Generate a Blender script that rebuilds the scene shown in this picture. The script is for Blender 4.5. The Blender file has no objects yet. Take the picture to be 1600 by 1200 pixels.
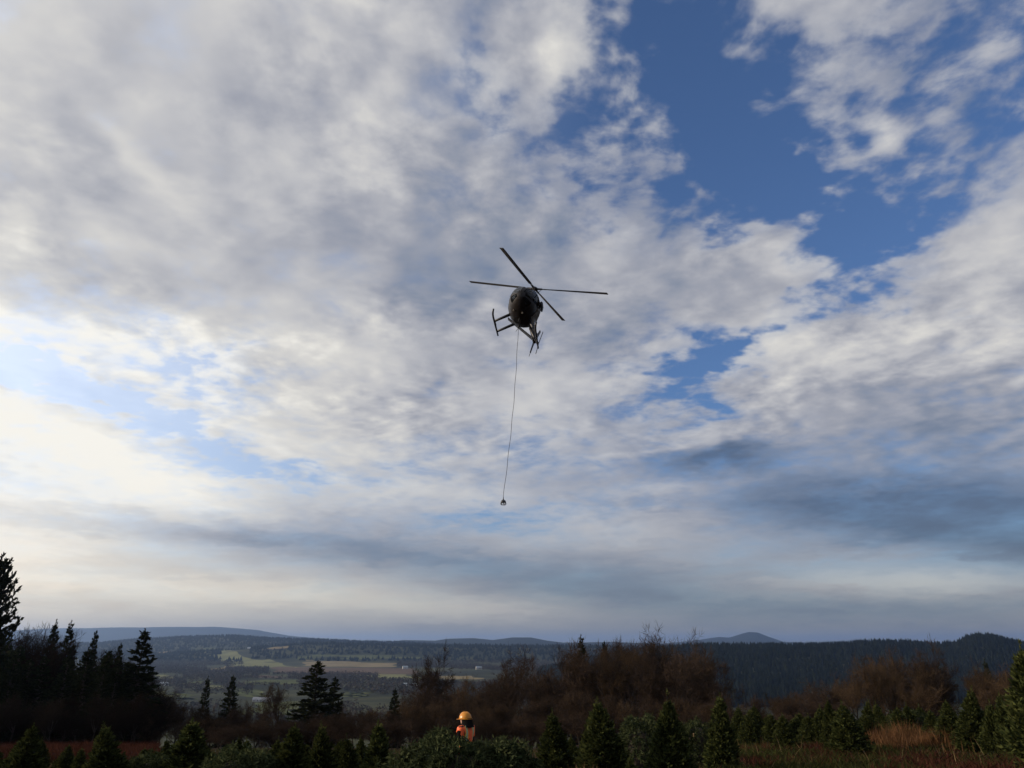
import bpy, bmesh, math, random
import numpy as np
from mathutils import Vector, Matrix, Euler, noise as mnoise

# ------------------------------------------------------------------ camera
S = bpy.context.scene
C = S.collection
HAZE = 5.6e-5
PITCH = math.radians(19.35)
FPX = 1153.0                       # focal length in pixels of a 1600 px wide frame
EYE = Vector((0.0, 0.0, 1.7))
cam_d = bpy.data.cameras.new("camera"); cam = bpy.data.objects.new("camera", cam_d); C.objects.link(cam)
cam.location = EYE; cam.rotation_euler = (math.pi/2 + PITCH, 0, 0)
cam_d.sensor_width = 36.0; cam_d.lens = FPX/1600*36.0
cam_d.clip_start = 0.1; cam_d.clip_end = 90000
S.camera = cam
FWD = Vector((0, math.cos(PITCH), math.sin(PITCH))); UPV = Vector((0, -math.sin(PITCH), math.cos(PITCH)))
def ray(px, py):                    # viewing direction measured off the photograph
    return FWD + Vector((1, 0, 0))*((px-800)/FPX) + UPV*((600-py)/FPX)
def at_y(px, py, Y):                # the point on that line of sight at ground distance Y
    r = ray(px, py); return EYE + r*(Y/r.y)

# ------------------------------------------------------------------ sun, exposure
SUN_AZ, SUN_EL = math.radians(-90), math.radians(14)      # left of the view, low
SUN_DIR = Vector((math.sin(SUN_AZ)*math.cos(SUN_EL), math.cos(SUN_AZ)*math.cos(SUN_EL), math.sin(SUN_EL)))
sd = bpy.data.lights.new("sun", 'SUN'); sd.energy = 5.0; sd.angle = math.radians(0.9); sd.color = (1.0, 0.82, 0.62)
so = bpy.data.objects.new("sun", sd); C.objects.link(so)
so.rotation_euler = SUN_DIR.to_track_quat('Z', 'Y').to_euler()
S.view_settings.view_transform = 'Standard'; S.view_settings.look = 'None'
S.view_settings.exposure = 0.0; S.view_settings.gamma = 1.0; S.view_settings.use_curve_mapping = False

# ------------------------------------------------------------------ world: Nishita sky under broken cloud
W = bpy.data.worlds.new("World"); S.world = W; W.use_nodes = True
wt = W.node_tree; wt.nodes.clear()
class V:
    """small expression wrapper round node sockets"""
    tree = wt
    def __init__(s, sock): s.s = sock
    def _m(op, a, b=None, c=None, clamp=False):
        n = V.tree.nodes.new('ShaderNodeMath'); n.operation = op; n.use_clamp = clamp
        for i, x in enumerate((a, b, c)):
            if x is None: continue
            if isinstance(x, V): V.tree.links.new(x.s, n.inputs[i])
            else: n.inputs[i].default_value = x
        return V(n.outputs[0])
    def __add__(a, b): return V._m('ADD', a, b)
    __radd__ = __add__
    def __sub__(a, b): return V._m('SUBTRACT', a, b)
    def __rsub__(a, b): return V._m('SUBTRACT', b, a)
    def __mul__(a, b): return V._m('MULTIPLY', a, b)
    __rmul__ = __mul__
    def __truediv__(a, b): return V._m('DIVIDE', a, b)
def vm(op, a, b=None, scale=None):
    n = V.tree.nodes.new('ShaderNodeVectorMath'); n.operation = op
    for i, x in enumerate((a, b)):
        if x is None: continue
        if isinstance(x, V): V.tree.links.new(x.s, n.inputs[i])
        else: n.inputs[i].default_value = x
    if scale is not None:
        if isinstance(scale, V): V.tree.links.new(scale.s, n.inputs['Scale'])
        else: n.inputs['Scale'].default_value = scale
    return V(n.outputs['Value'] if op in ('DOT_PRODUCT', 'LENGTH', 'DISTANCE') else n.outputs[0])
def nz(vec, scale, detail=4, rough=0.5, dist=0.0, lac=2.0, color=False, kind='FBM'):
    n = V.tree.nodes.new('ShaderNodeTexNoise'); n.noise_dimensions = '3D'; n.noise_type = kind
    n.inputs['Scale'].default_value = scale; n.inputs['Detail'].default_value = detail
    n.inputs['Roughness'].default_value = rough; n.inputs['Distortion'].default_value = dist; n.inputs['Lacunarity'].default_value = lac
    if vec is not None: V.tree.links.new(vec.s, n.inputs['Vector'])
    return V(n.outputs['Color'] if color else n.outputs[0])
def sstep(x, a, b, lo=0.0, hi=1.0):
    n = V.tree.nodes.new('ShaderNodeMapRange'); n.interpolation_type = 'SMOOTHSTEP'
    V.tree.links.new(x.s, n.inputs[0])
    for i, v in zip((1, 2, 3, 4), (a, b, lo, hi)): n.inputs[i].default_value = v
    return V(n.outputs[0])
def ramp(x, stops, mode='LINEAR'):
    n = V.tree.nodes.new('ShaderNodeValToRGB'); cr = n.color_ramp; cr.interpolation = mode
    while len(cr.elements) < len(stops): cr.elements.new(0.5)
    for e, (p, c) in zip(cr.elements, stops): e.position = p; e.color = (*c, 1)
    V.tree.links.new(x.s, n.inputs[0]); return V(n.outputs[0])
def mixc(f, a, b, mode='MIX'):
    n = V.tree.nodes.new('ShaderNodeMix'); n.data_type = 'RGBA'; n.blend_type = mode; n.clamp_factor = True
    for i, x in ((0, f), (6, a), (7, b)):
        if isinstance(x, V): V.tree.links.new(x.s, n.inputs[i])
        elif i == 0: n.inputs[0].default_value = x
        else: n.inputs[i].default_value = (*x, 1)
    return V(n.outputs[2])
def comb(x, y, z):
    n = V.tree.nodes.new('ShaderNodeCombineXYZ')
    for i, v in enumerate((x, y, z)):
        if isinstance(v, V): V.tree.links.new(v.s, n.inputs[i])
        else: n.inputs[i].default_value = v
    return V(n.outputs[0])
def mapv(vec, loc=(0,0,0), rot=(0,0,0), sc=(1,1,1), kind='POINT'):
    n = V.tree.nodes.new('ShaderNodeMapping'); n.vector_type = kind
    n.inputs[1].default_value = loc; n.inputs[2].default_value = rot; n.inputs[3].default_value = sc
    V.tree.links.new(vec.s, n.inputs[0]); return V(n.outputs[0])

SKY_STRENGTH = 0.1
tc = wt.nodes.new('ShaderNodeTexCoord'); D = V(tc.outputs['Generated'])
sep = wt.nodes.new('ShaderNodeSeparateXYZ'); wt.links.new(D.s, sep.inputs[0])
DX, DY, DZ = (V(sep.outputs[i]) for i in range(3))
zc = V._m('MAXIMUM', DZ, 0.0)
inv = V._m('DIVIDE', 1.0, zc + 0.16)
P = comb(DX*inv, DY*inv, 0.37)                                   # where the line of sight meets the cloud deck
wv = vm('SUBTRACT', nz(P, 2.6, 2, 0.55, color=True), (0.5, 0.5, 0.5))
Pw = vm('ADD', P, vm('SCALE', wv, scale=0.10))
wv2 = vm('SUBTRACT', nz(P, 5.5, 3, 0.6, color=True), (0.5, 0.5, 0.5))
elev_f = sstep(DZ, 0.03, 0.40, 0.25, 1.0)
Dw = vm('ADD', D, vm('SCALE', wv2, scale=elev_f*0.16))           # ragged edges for the cloud masses

def blob_sum(vec, blobs):
    """cloud masses and gaps: soft patches at fixed bearings of the sky: (x, y, half-width, half-height, turn, weight)"""
    acc = None
    for (px, py, a, b, turn, w) in blobs:
        c = ray(px, py).normalized(); t = math.radians(turn)
        u = ray(px + a*math.cos(t), py + a*math.sin(t)).normalized() - c
        v = ray(px - b*math.sin(t), py + b*math.cos(t)).normalized() - c
        su, sv = u.length, v.length
        n = c; u = (u - n*u.dot(n)).normalized(); v = n.cross(u)
        m = Matrix((u, v, n)).transposed()
        src = vec
        if acc is not None:            # (keeps the patches evaluated one after another)
            k = wt.nodes.new('ShaderNodeVectorMath'); k.operation = 'MULTIPLY_ADD'
            wt.links.new(acc.s, k.inputs[0]); k.inputs[1].default_value = (1e-9, 0, 0); wt.links.new(vec.s, k.inputs[2]); src = V(k.outputs[0])
        q = mapv(src, c, m.to_euler(), (su, sv, 0.45), 'TEXTURE')
        g = V._m('POWER', 0.36788, vm('DOT_PRODUCT', q, q))
        acc = V._m('MULTIPLY_ADD', g, w, 0.0 if acc is None else acc)
    return acc
COVER = [  # + more cloud, - open blue
 (1070,80,100,95,20,-.85), (1165,210,125,115,40,-1.0), (1265,315,125,80,25,-.9), (1350,400,95,65,-20,-.95), (1200,345,60,30,0,-.2),
 (985,20,70,60,0,-.35), (1275,465,70,26,-35,-.55), (1200,510,80,24,-30,-.55), (1105,570,85,42,-35,-1.0), (1110,625,60,18,20,-.35),
 (1430,110,270,170,0,-.32), (1590,90,70,70,0,-.35), (1470,280,70,40,-30,-.42),
 (735,90,34,80,-20,-.60), (780,190,32,45,0,-.45), (930,220,170,105,10,-.60),
 (1050,300,90,30,-10,-.30), (1500,505,70,14,0,-.40),
 (40,590,130,26,14,-.80), (200,640,110,24,20,-.70), (330,575,80,45,20,-.45), (430,735,170,20,5,-.65), (320,690,90,22,30,-.50), (790,805,110,14,-3,-.40),
 (1420,895,170,20,0,-.45),
 (870,90,60,80,0,.42), (1380,215,55,48,20,.62), (1250,210,40,13,0,.35), (1150,420,110,48,-12,.60), (1240,20,110,40,0,.25),
 (1550,400,110,80,-30,.60), (1270,590,150,60,-25,.45), (1430,560,200,100,0,.40), (980,250,60,36,20,.25),
 (380,250,420,260,0,.42), (850,430,160,110,0,.45), (1150,490,90,26,-25,.30), (120,700,190,26,18,.45), (600,620,200,90,0,.30),
]
SHADE = [  # + brighter, - greyer cloud
 (1400,795,340,54,3,-.54), (1610,835,190,60,6,-.28), (1120,712,110,26,-3,-.44), (1500,700,260,60,0,-.10),
 (560,862,430,34,7,-.21), (280,830,260,22,5,-.16), (960,930,250,40,5,-.16), (1350,955,400,40,0,-.20),
 (900,430,170,120,0,-.02), (120,260,130,90,20,-.16), (470,260,220,130,20,-.06), (700,470,110,60,0,-.08), (260,450,170,40,10,-.10),
 (1470,640,140,90,0,-.08),
 (40,530,230,44,5,.36), (520,540,150,70,10,.22), (110,700,270,50,20,.46), (330,620,200,80,10,.20), (500,690,220,60,10,.18), (20,860,300,60,0,.26), (40,780,280,40,4,.26),
 (880,90,60,80,0,.26), (1375,210,34,30,20,.30), (640,170,50,40,0,.12), (215,245,95,22,45,.22), (820,650,120,90,0,.16), (970,600,80,40,0,.12),
 (1250,560,100,50,-20,.16), (1230,410,60,30,0,.10), (1540,380,100,50,-30,.16), (1080,760,130,20,-6,.16), (1060,697,150,11,-8,.20), (1370,768,150,9,0,.10),
 (880,830,220,30,0,.12), (1450,910,220,20,0,.12), (600,765,280,24,3,.14), (160,370,70,40,20,.12), (1480,520,220,110,0,.13), (1000,470,140,70,0,.07), (250,930,460,40,0,.20), (640,945,280,22,3,.18), (1450,905,260,22,0,.10),
]
fine = sstep(DZ, 0.06, 0.36, 0.06, 1.0)
big = nz(Pw, 2.3, 2, 0.5)
puf = nz(Pw, 7.2, 6, 0.54, 0.0)
Ps = vm('ADD', Pw, tuple(Vector((SUN_DIR.x, SUN_DIR.y, 0)).normalized()*0.04))
pufs = nz(Ps, 7.2, 3, 0.52, 0.0)                                # the same deck a little nearer the sun: lit edges
cov = blob_sum(Dw, COVER)
curd = nz(Pw, 19.0, 4, 0.5)                                      # small curdled puffs of the broken part of the deck
mack = sstep(cov, 0.25, -0.25)
shd = blob_sum(vm('ADD', D, vm('SCALE', wv2, scale=elev_f*0.06)), SHADE)
t = (big-0.5)*0.9 + fine*((puf-0.5)*2.4 + mack*((curd-0.5)*2.3)) + cov + 0.36
alpha = sstep(t, -0.52, 0.58)*(1.0-mack*0.20)
low = sstep(DZ, 0.015, 0.20, 1.0, 0.0)                           # far deck merges towards the horizon
alpha = V._m('MAXIMUM', alpha, low*0.85, clamp=True)
sun_c = vm('DOT_PRODUCT', D, tuple(SUN_DIR))
glow = sstep(sun_c, 0.02, 0.98)
alpha = V._m('MAXIMUM', alpha, glow*0.35, clamp=True)
relief = puf - pufs
mid_ = nz(vm('ADD', Pw, (7.3, 2.1, 0.0)), 3.6, 3, 0.5)
vary = sstep(nz(vm('ADD', P, (3.1, 9.7, 0.0)), 1.7, 1, 0.5), 0.38, 0.62, 0.55, 1.25)    # smooth sheets here, lumpy there
streak = nz(mapv(Dw, sc=(1.6, 1.6, 15.0), rot=(0, math.radians(3.5), 0)), 2.2, 5, 0.55)   # low far bands
shade = (0.44 + shd) + fine*(vary*((puf-0.5)*0.52 + relief*0.62) + mack*((curd-0.5)*0.20) + (big-0.5)*0.30 + (mid_-0.5)*0.62) + (1.0-fine)*((streak-0.5)*0.42) + glow*0.46
rim = sstep(t, 0.0, 0.8, 0.06, -0.05)                            # thin rims of cloud let more light through
shade = V._m('ADD', shade, rim, clamp=True)
cloud = ramp(shade, [(0.0, (.095,.130,.20)), (0.22, (.19,.235,.325)), (0.42, (.352,.366,.422)), (0.60, (.53,.53,.55)), (0.78, (.70,.685,.655)), (1.0, (.98,.95,.87))])
sky = wt.nodes.new('ShaderNodeTexSky'); sky.sky_type = 'NISHITA'; sky.sun_disc = False
sky.sun_elevation = SUN_EL; sky.sun_rotation = SUN_AZ; sky.altitude = 200; sky.air_density = 1.0; sky.dust_density = 0.6; sky.ozone_density = 2.0
skyc = V(sky.outputs[0])
skyc = vm('MULTIPLY', skyc, (0.88, 1.06, 1.42))
skyc = vm('ADD', skyc, vm('SCALE', comb(4.4, 4.5, 4.4), scale=glow*1.9))    # pale glare round the sun's bearing
cloud = mixc(low, cloud, vm('MULTIPLY', cloud, (1.02, 0.94, 0.82)))    # low far cloud is seen through more air: warmer
cloud = mixc(low*glow, cloud, vm('MULTIPLY', cloud, (1.10, 0.98, 0.86)))
cl = vm('SCALE', cloud, scale=1.0/SKY_STRENGTH)
out = mixc(alpha, skyc, cl)
bg = wt.nodes.new('ShaderNodeBackground'); bg.inputs[1].default_value = SKY_STRENGTH
wt.links.new(out.s, bg.inputs[0])
wo = wt.nodes.new('ShaderNodeOutputWorld'); wt.links.new(bg.outputs[0], wo.inputs[0])
W.cycles.sampling_method = 'MANUAL'; W.cycles.sample_map_resolution = 512
# ------------------------------------------------------------------ helpers
R = random.Random(7)
rng = np.random.default_rng(11)
def link(o, parent=None):
    C.objects.link(o)
    if parent is not None: o.parent = parent
    return o
def mesh_np(name, verts, faces, mat=None, smooth=False):
    """verts (n,3), faces: list of arrays (m,k) of equal k each"""
    me = bpy.data.meshes.new(name)
    if not isinstance(faces, (list, tuple)): faces = [faces]
    faces = [np.asarray(f, dtype=np.int32) for f in faces if len(f)]
    verts = np.asarray(verts, dtype=np.float32)
    loops = np.concatenate([f.ravel() for f in faces]); tot = np.concatenate([np.full(len(f), f.shape[1], np.int32) for f in faces])
    me.vertices.add(len(verts)); me.vertices.foreach_set('co', verts.ravel())
    me.loops.add(len(loops)); me.loops.foreach_set('vertex_index', loops)
    me.polygons.add(len(tot)); st = np.zeros(len(tot), np.int32); st[1:] = np.cumsum(tot)[:-1]
    me.polygons.foreach_set('loop_start', st); me.polygons.foreach_set('loop_total', tot)
    if smooth: me.polygons.foreach_set('use_smooth', np.ones(len(tot), bool))
    me.update(calc_edges=True); me.validate()
    if mat: me.materials.append(mat)
    return me
def obj(name, me, parent=None): return link(bpy.data.objects.new(name, me), parent)
def empty(name, loc, rz=0.0, sc=(1,1,1)):
    o = bpy.data.objects.new(name, None); o.location = loc; o.rotation_euler = (0, 0, rz); o.scale = sc
    o.empty_display_size = 0.2; return link(o)
def tag(o, label=None, cat=None, group=None, kind=None):
    for k, v in (('label', label), ('category', cat), ('group', group), ('kind', kind)):
        if v: o[k] = v
    return o
class Bm:
    """collects simple shapes into one mesh"""
    def __init__(s): s.b = bmesh.new()
    def box(s, c, size, rot=None):
        g = bmesh.ops.create_cube(s.b, size=1.0); m = Matrix.Translation(c) @ (rot.to_matrix().to_4x4() if rot else Matrix()) @ Matrix.Diagonal((*size, 1))
        bmesh.ops.transform(s.b, matrix=m, verts=g['verts']); return s
    def tube(s, pts, rad, seg=8, cap=True):
        pts = [Vector(p) for p in pts]; rad = rad if isinstance(rad, (list, tuple)) else [rad]*len(pts); rings = []
        up = None
        for i, p in enumerate(pts):
            d = (pts[min(i+1, len(pts)-1)] - pts[max(i-1, 0)]).normalized()
            if up is None: up = d.orthogonal().normalized()
            up = (up - d*up.dot(d)).normalized(); w = d.cross(up); r = rad[i]
            rings.append([s.b.verts.new(p + (up*math.cos(a)+w*math.sin(a))*r) for a in (2*math.pi*k/seg for k in range(seg))])
        for a, b in zip(rings, rings[1:]):
            for k in range(seg): s.b.faces.new((a[k], a[(k+1) % seg], b[(k+1) % seg], b[k]))
        if cap: s.b.faces.new(rings[0][::-1]); s.b.faces.new(rings[-1])
        return s
    def rings(s, rings, cap=True):
        vs = [[s.b.verts.new(p) for p in r] for r in rings]
        for a, b in zip(vs, vs[1:]):
            n = len(a)
            for k in range(n): s.b.faces.new((a[k], a[(k+1) % n], b[(k+1) % n], b[k]))
        if cap: s.b.faces.new(vs[0][::-1]); s.b.faces.new(vs[-1])
        return s
    def prism(s, poly, axis_vec):
        a = [s.b.verts.new(p) for p in poly]; b = [s.b.verts.new(Vector(p)+Vector(axis_vec)) for p in poly]; n = len(a)
        for k in range(n): s.b.faces.new((a[k], a[(k+1) % n], b[(k+1) % n], b[k]))
        s.b.faces.new(a[::-1]); s.b.faces.new(b); return s
    def sphere(s, c, r, seg=12, rings=8):
        g = bmesh.ops.create_uvsphere(s.b, u_segments=seg, v_segments=rings, radius=1.0)
        rr = r if isinstance(r, (tuple, list)) else (r, r, r)
        bmesh.ops.transform(s.b, matrix=Matrix.Translation(c) @ Matrix.Diagonal((*rr, 1)), verts=g['verts']); return s
    def build(s, name, mat, parent=None, smooth=False, bevel=0.0):
        if bevel: bmesh.ops.bevel(s.b, geom=s.b.edges[:], offset=bevel, segments=2, affect='EDGES')
        bmesh.ops.recalc_face_normals(s.b, faces=s.b.faces[:])
        me = bpy.data.meshes.new(name); s.b.to_mesh(me); s.b.free(); me.materials.append(mat)
        if smooth:
            for p in me.polygons: p.use_smooth = True
        return obj(name, me, parent)

# ------------------------------------------------------------------ materials
def material(name, base, rough=0.8, spec=0.3, var=0.25, scale=4.0, second=None, metal=0.0, bump=0.0, coords='Object', obj_var=0.0, coat=0.0, trans=0.0):
    m = bpy.data.materials.new(name); m.use_nodes = True; t = m.node_tree; V.tree = t
    b = t.nodes['Principled BSDF']; b.inputs['Roughness'].default_value = rough; b.inputs['Specular IOR Level'].default_value = spec
    b.inputs['Metallic'].default_value = metal; b.inputs['Coat Weight'].default_value = coat
    c = t.nodes.new('ShaderNodeTexCoord'); v = V(c.outputs[coords])
    n = nz(v, scale, 5, 0.6)
    dark = tuple(x*(1-var) for x in base); lite = second or tuple(x*(1+var) for x in base)
    col = ramp(sstep(n, 0.3, 0.7), [(0, dark), (1, lite)])
    if obj_var:
        oi = t.nodes.new('ShaderNodeObjectInfo')
        f = V(oi.outputs['Random'])*obj_var + (1-obj_var/2)
        col = vm('SCALE', col, scale=f)
    t.links.new(col.s, b.inputs['Base Color'])
    if bump:
        bn = t.nodes.new('ShaderNodeBump'); bn.inputs['Strength'].default_value = bump; t.links.new(n.s, bn.inputs['Height']); t.links.new(bn.outputs[0], b.inputs['Normal'])
    return m
def leaf_material(name, a, b, trans=0.25, obj_var=0.5, scale=3.0):
    """thin foliage: diffuse both sides with a little light through"""
    m = bpy.data.materials.new(name); m.use_nodes = True; t = m.node_tree; V.tree = t; t.nodes.remove(t.nodes['Principled BSDF'])
    c = t.nodes.new('ShaderNodeTexCoord'); n = nz(V(c.outputs['Object']), scale, 4, 0.65)
    gi = t.nodes.new('ShaderNodeNewGeometry'); oi = t.nodes.new('ShaderNodeObjectInfo')
    f = sstep(n*0.6 + V(gi.outputs['Random Per Island'])*0.5, 0.25, 0.8)
    col = ramp(f, [(0, a), (1, b)]); col = vm('SCALE', col, scale=V(oi.outputs['Random'])*obj_var + (1-obj_var/2))
    d = t.nodes.new('ShaderNodeBsdfDiffuse'); tr = t.nodes.new('ShaderNodeBsdfTranslucent'); mx = t.nodes.new('ShaderNodeMixShader')
    t.links.new(col.s, d.inputs[0]); t.links.new(col.s, tr.inputs[0]); mx.inputs[0].default_value = trans
    t.links.new(d.outputs[0], mx.inputs[1]); t.links.new(tr.outputs[0], mx.inputs[2]); t.links.new(mx.outputs[0], t.nodes['Material Output'].inputs[0])
    return m
M = {}
M['fir'] = leaf_material('fir_needles', (.017,.024,.009), (.062,.070,.023), 0.22, 0.4, 2.5)
M['fir_tip'] = leaf_material('cut_boughs', (.015,.024,.011), (.064,.074,.034), 0.2, 0.3, 2.0)
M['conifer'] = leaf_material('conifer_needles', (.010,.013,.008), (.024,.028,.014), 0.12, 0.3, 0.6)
M['twig_shaded'] = leaf_material('shaded_twigs', (.013,.010,.008), (.026,.019,.014), 0.0, 0.5, 0.4)  # darker copy of the bare twigs: shade of the left wood put into the colour
M['twig'] = leaf_material('bare_twigs', (.022,.016,.012), (.050,.034,.024), 0.0, 0.6, 0.4)
M['oldleaf'] = leaf_material('withered_leaves', (.030,.021,.014), (.070,.046,.027), 0.2, 0.6, 0.8)
M['bark'] = material('bark', (.034,.028,.023), 0.95, 0.1, 0.4, 9.0, obj_var=0.4, bump=0.4)
M['grass'] = leaf_material('grass_blades', (.022,.024,.009), (.060,.052,.020), 0.25, 0.0, 0.5)
M['bracken'] = leaf_material('bracken', (.055,.028,.014), (.155,.082,.040), 0.25, 0.0, 0.9)
M['redbracken'] = leaf_material('red_bracken', (.034,.014,.010), (.062,.026,.018), 0.2, 0.0, 0.2)
M['stalk'] = leaf_material('dry_stalks', (.11,.075,.042), (.26,.18,.10), 0.1, 0.0, 1.0)
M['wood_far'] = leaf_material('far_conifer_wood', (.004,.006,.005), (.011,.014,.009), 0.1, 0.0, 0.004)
M['wood_bare'] = leaf_material('far_bare_wood', (.024,.020,.016), (.054,.043,.032), 0.1, 0.0, 0.003)

# ------------------------------------------------------------------ terrain
def ss(x, a, b):
    t = np.clip((x-a)/(b-a), 0, 1); return t*t*(3-2*t)
VALLEY = -100.0
KPX = FPX*(math.cos(PITCH) + math.tan(PITCH)*math.sin(PITCH))       # horizon-level pixels per unit of x/y
RIDGES = [  # skyline read off the photograph, distance, half-depth, height of the trees that stand on it
 (16500, 1500, 0, [(-900,985),(0,983),(200,980),(330,979),(400,984),(450,993),(520,1000),(600,1006),(700,1030)]),
 (6500, 1100, 16, [(-900,1004),(150,1004),(210,998),(250,996),(300,993),(370,992),(420,996),(500,998),(560,1001),(640,1003),(720,1008),(900,1020)]),
 (9800, 1200, 0, [(520,1030),(600,1004),(630,1000),(680,1001),(700,998),(740,997),(770,1000),(800,996),(830,996),(855,1001),(880,1004),(960,1003),(1040,1006),(1200,1020)]),
 (4700, 520, 16, [(250,1020),(420,1008),(480,1003),(560,1004),(640,1006),(760,1007),(860,1008),(950,1008),(1050,1012),(1200,1030)]),
 (14500, 1300, 0, [(980,1012),(1050,1004),(1085,1001),(1110,997),(1125,995),(1140,996),(1160,990),(1172,987),(1185,988),(1205,996),(1225,1003),(1290,1004),(1310,1002),(1340,1004),(1500,1006),(2400,1000)]),
 (2350, 620, 20, [(760,1090),(850,1045),(950,1020),(1050,1008),(1100,1006),(1200,1006),(1300,1005),(1340,1002),(1370,1000),(1420,1001),(1470,1004),(1495,1002),(1510,994),(1530,990),(1550,991),(1575,998),(1600,1003),(1750,998),(2400,990)]),
]
def top_z(py, D): return at_y(800, py, D).z
RT = []
for D_, w_, th_, pts_ in RIDGES:
    RT.append((D_, w_, th_, np.array([p[0] for p in pts_]), np.array([top_z(p[1], D_) - th_*0.8 for p in pts_])))
def hnoise(x, y, s):
    return (np.sin(x/s+1.3*np.sin(y/s*0.7)) + np.sin(y/s*1.3+1.7*np.sin(x/s*0.6)) + np.sin((x+y)/s*0.53+2.1))/3.0
def gz(x, y):
    x = np.asarray(x, float); y = np.asarray(y, float)
    yf = np.maximum(y, 0.0)
    right = ss(x, 0, 15)
    near = -(0.09 - 0.010*right)*yf - 0.02*np.minimum(y, 0)*0
    steep = 0.145*np.logaddexp(0, (yf-95.0)/18.0)*18.0
    z = near - steep*(1-0.35*ss(x/np.maximum(yf,1), 0.22, 0.5)) + 0.10*hnoise(x, y, 4.0)*ss(np.hypot(x,y), 2, 8) + 0.6*hnoise(x, y, 31.0)*ss(yf, 45, 120)
    floor = VALLEY + 2.0*hnoise(x, y, 260.0)
    k = 8.0
    z = floor + k*np.logaddexp(0, (z-floor)/k)
    px = 800 + KPX*x/np.maximum(yf, 1.0)
    for D_, w_, th_, xs, zs in RT:
        t = np.interp(px, xs, zs); r = (yf - D_)/w_
        r = np.where(r > 0, r*0.8, r)
        wob = 1 + 0.10*hnoise(x, y, 0.13*w_)*np.minimum(1, np.abs(r))
        z = np.maximum(z, VALLEY + (t-VALLEY)*np.exp(-(r*r)*wob)*(yf > 900) - (yf <= 900)*1000)
    return z
def g1(x, y): return float(gz(x, y))
a1 = np.radians(np.concatenate([np.arange(-180, -48, 3.0), np.arange(-48, 48, 0.125), np.arange(48, 180, 3.0)]))
r1 = np.concatenate([[0.01], np.geomspace(1.5, 900, 90), np.geomspace(950, 19000, 110)])
AA, RR = np.meshgrid(a1, r1, indexing='ij')
gx, gy = RR*np.sin(AA), RR*np.cos(AA)
gzv = gz(gx, gy)
na, nr = AA.shape
idx = np.arange(na*nr).reshape(na, nr)
q = np.stack([idx, np.roll(idx, -1, 0), np.roll(np.roll(idx, -1, 0), -1, 1), np.roll(idx, -1, 1)], -1)[:, :-1].reshape(-1, 4)[:, ::-1]
gm = bpy.data.materials.new('ground_soil'); gm.use_nodes = True; V.tree = gm.node_tree; gb = gm.node_tree.nodes['Principled BSDF']
gb.inputs['Roughness'].default_value = 1.0; gb.inputs['Specular IOR Level'].default_value = 0.05
gc = gm.node_tree.nodes.new('ShaderNodeNewGeometry'); GP = V(gc.outputs['Position'])
n1 = nz(GP, 0.9, 8, 0.65); n2 = nz(GP, 0.16, 4, 0.6); n3 = nz(GP, 0.004, 4, 0.55)
soil = ramp(sstep(n1, 0.3, 0.72), [(0, (.014,.010,.007)), (0.5, (.030,.021,.013)), (1, (.030,.030,.013))])
brack = ramp(sstep(n1, 0.25, 0.75), [(0, (.026,.012,.008)), (1, (.058,.025,.015))])
nearc = mixc(sstep(n2, 0.45, 0.6), soil, brack)
farc = ramp(sstep(n3, 0.35, 0.65), [(0, (.022,.025,.014)), (0.55, (.038,.041,.021)), (1, (.060,.062,.029))])
gs = gm.node_tree.nodes.new('ShaderNodeSeparateXYZ'); gm.node_tree.links.new(GP.s, gs.inputs[0])
gcol = mixc(sstep(V(gs.outputs[1]), 120, 700), nearc, farc)
gcol = mixc(sstep(V(gs.outputs[1]), 7600, 8400), gcol, ramp(n3, [(0.3, (.008,.011,.008)), (0.7, (.016,.021,.013))]))   # the far ranges are all forest
gm.node_tree.links.new(gcol.s, gb.inputs['Base Color'])
gbm = gm.node_tree.nodes.new('ShaderNodeBump'); gbm.inputs['Strength'].default_value = 0.6; gbm.inputs['Distance'].default_value = 0.2
gm.node_tree.links.new(n1.s, gbm.inputs['Height']); gm.node_tree.links.new(gbm.outputs[0], gb.inputs['Normal'])
tag(obj('ground', mesh_np('ground', np.stack([gx, gy, gzv], -1).reshape(-1, 3), q, gm, True)), kind='structure')

# fields on the valley floor: (left, right, top, bottom) as seen, colour
def valley_xy(px, py):
    r = ray(px, py); k = (VALLEY + 1 - EYE.z)/r.z; return EYE.x + r.x*k, EYE.y + r.y*k
M['field_green'] = material('field_green', (.088,.098,.046), 1, 0, 0.2, 0.01, coords='Object')
M['field_lime'] = material('field_lime', (.165,.168,.082), 1, 0, 0.15, 0.01)
M['field_tan'] = material('field_tan', (.20,.165,.095), 1, 0, 0.15, 0.01)
M['field_brown'] = material('field_brown', (.115,.086,.064), 1, 0, 0.15, 0.01)
FIELDS = [(384,470,1037,1043,'lime'),(348,392,1032,1037,'lime'),(467,662,1036,1037,'green'),(470,621,1038,1042,'tan'),(425,662,1043,1052,'brown'),
 (595,670,1053,1060,'lime'),(328,356,1041,1047,'tan'),(250,292,1054,1060,'lime'),(376,470,1062,1069,'green'),(334,352,1071,1076,'lime'),(248,282,1075,1088,'lime'),
 (298,316,1081,1092,'green'),(404,452,1073,1090,'green'),(380,470,1096,1116,'green'),(540,572,1082,1088,'green'),(300,340,1064,1068,'green'),(690,760,1056,1061,'tan'),
 (410,455,1055,1059,'brown')]
ftrap = []
FNAMES = {'lime': 'pale green pasture', 'tan': 'straw coloured field', 'brown': 'ploughed brown field', 'green': 'dull green field'}
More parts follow.
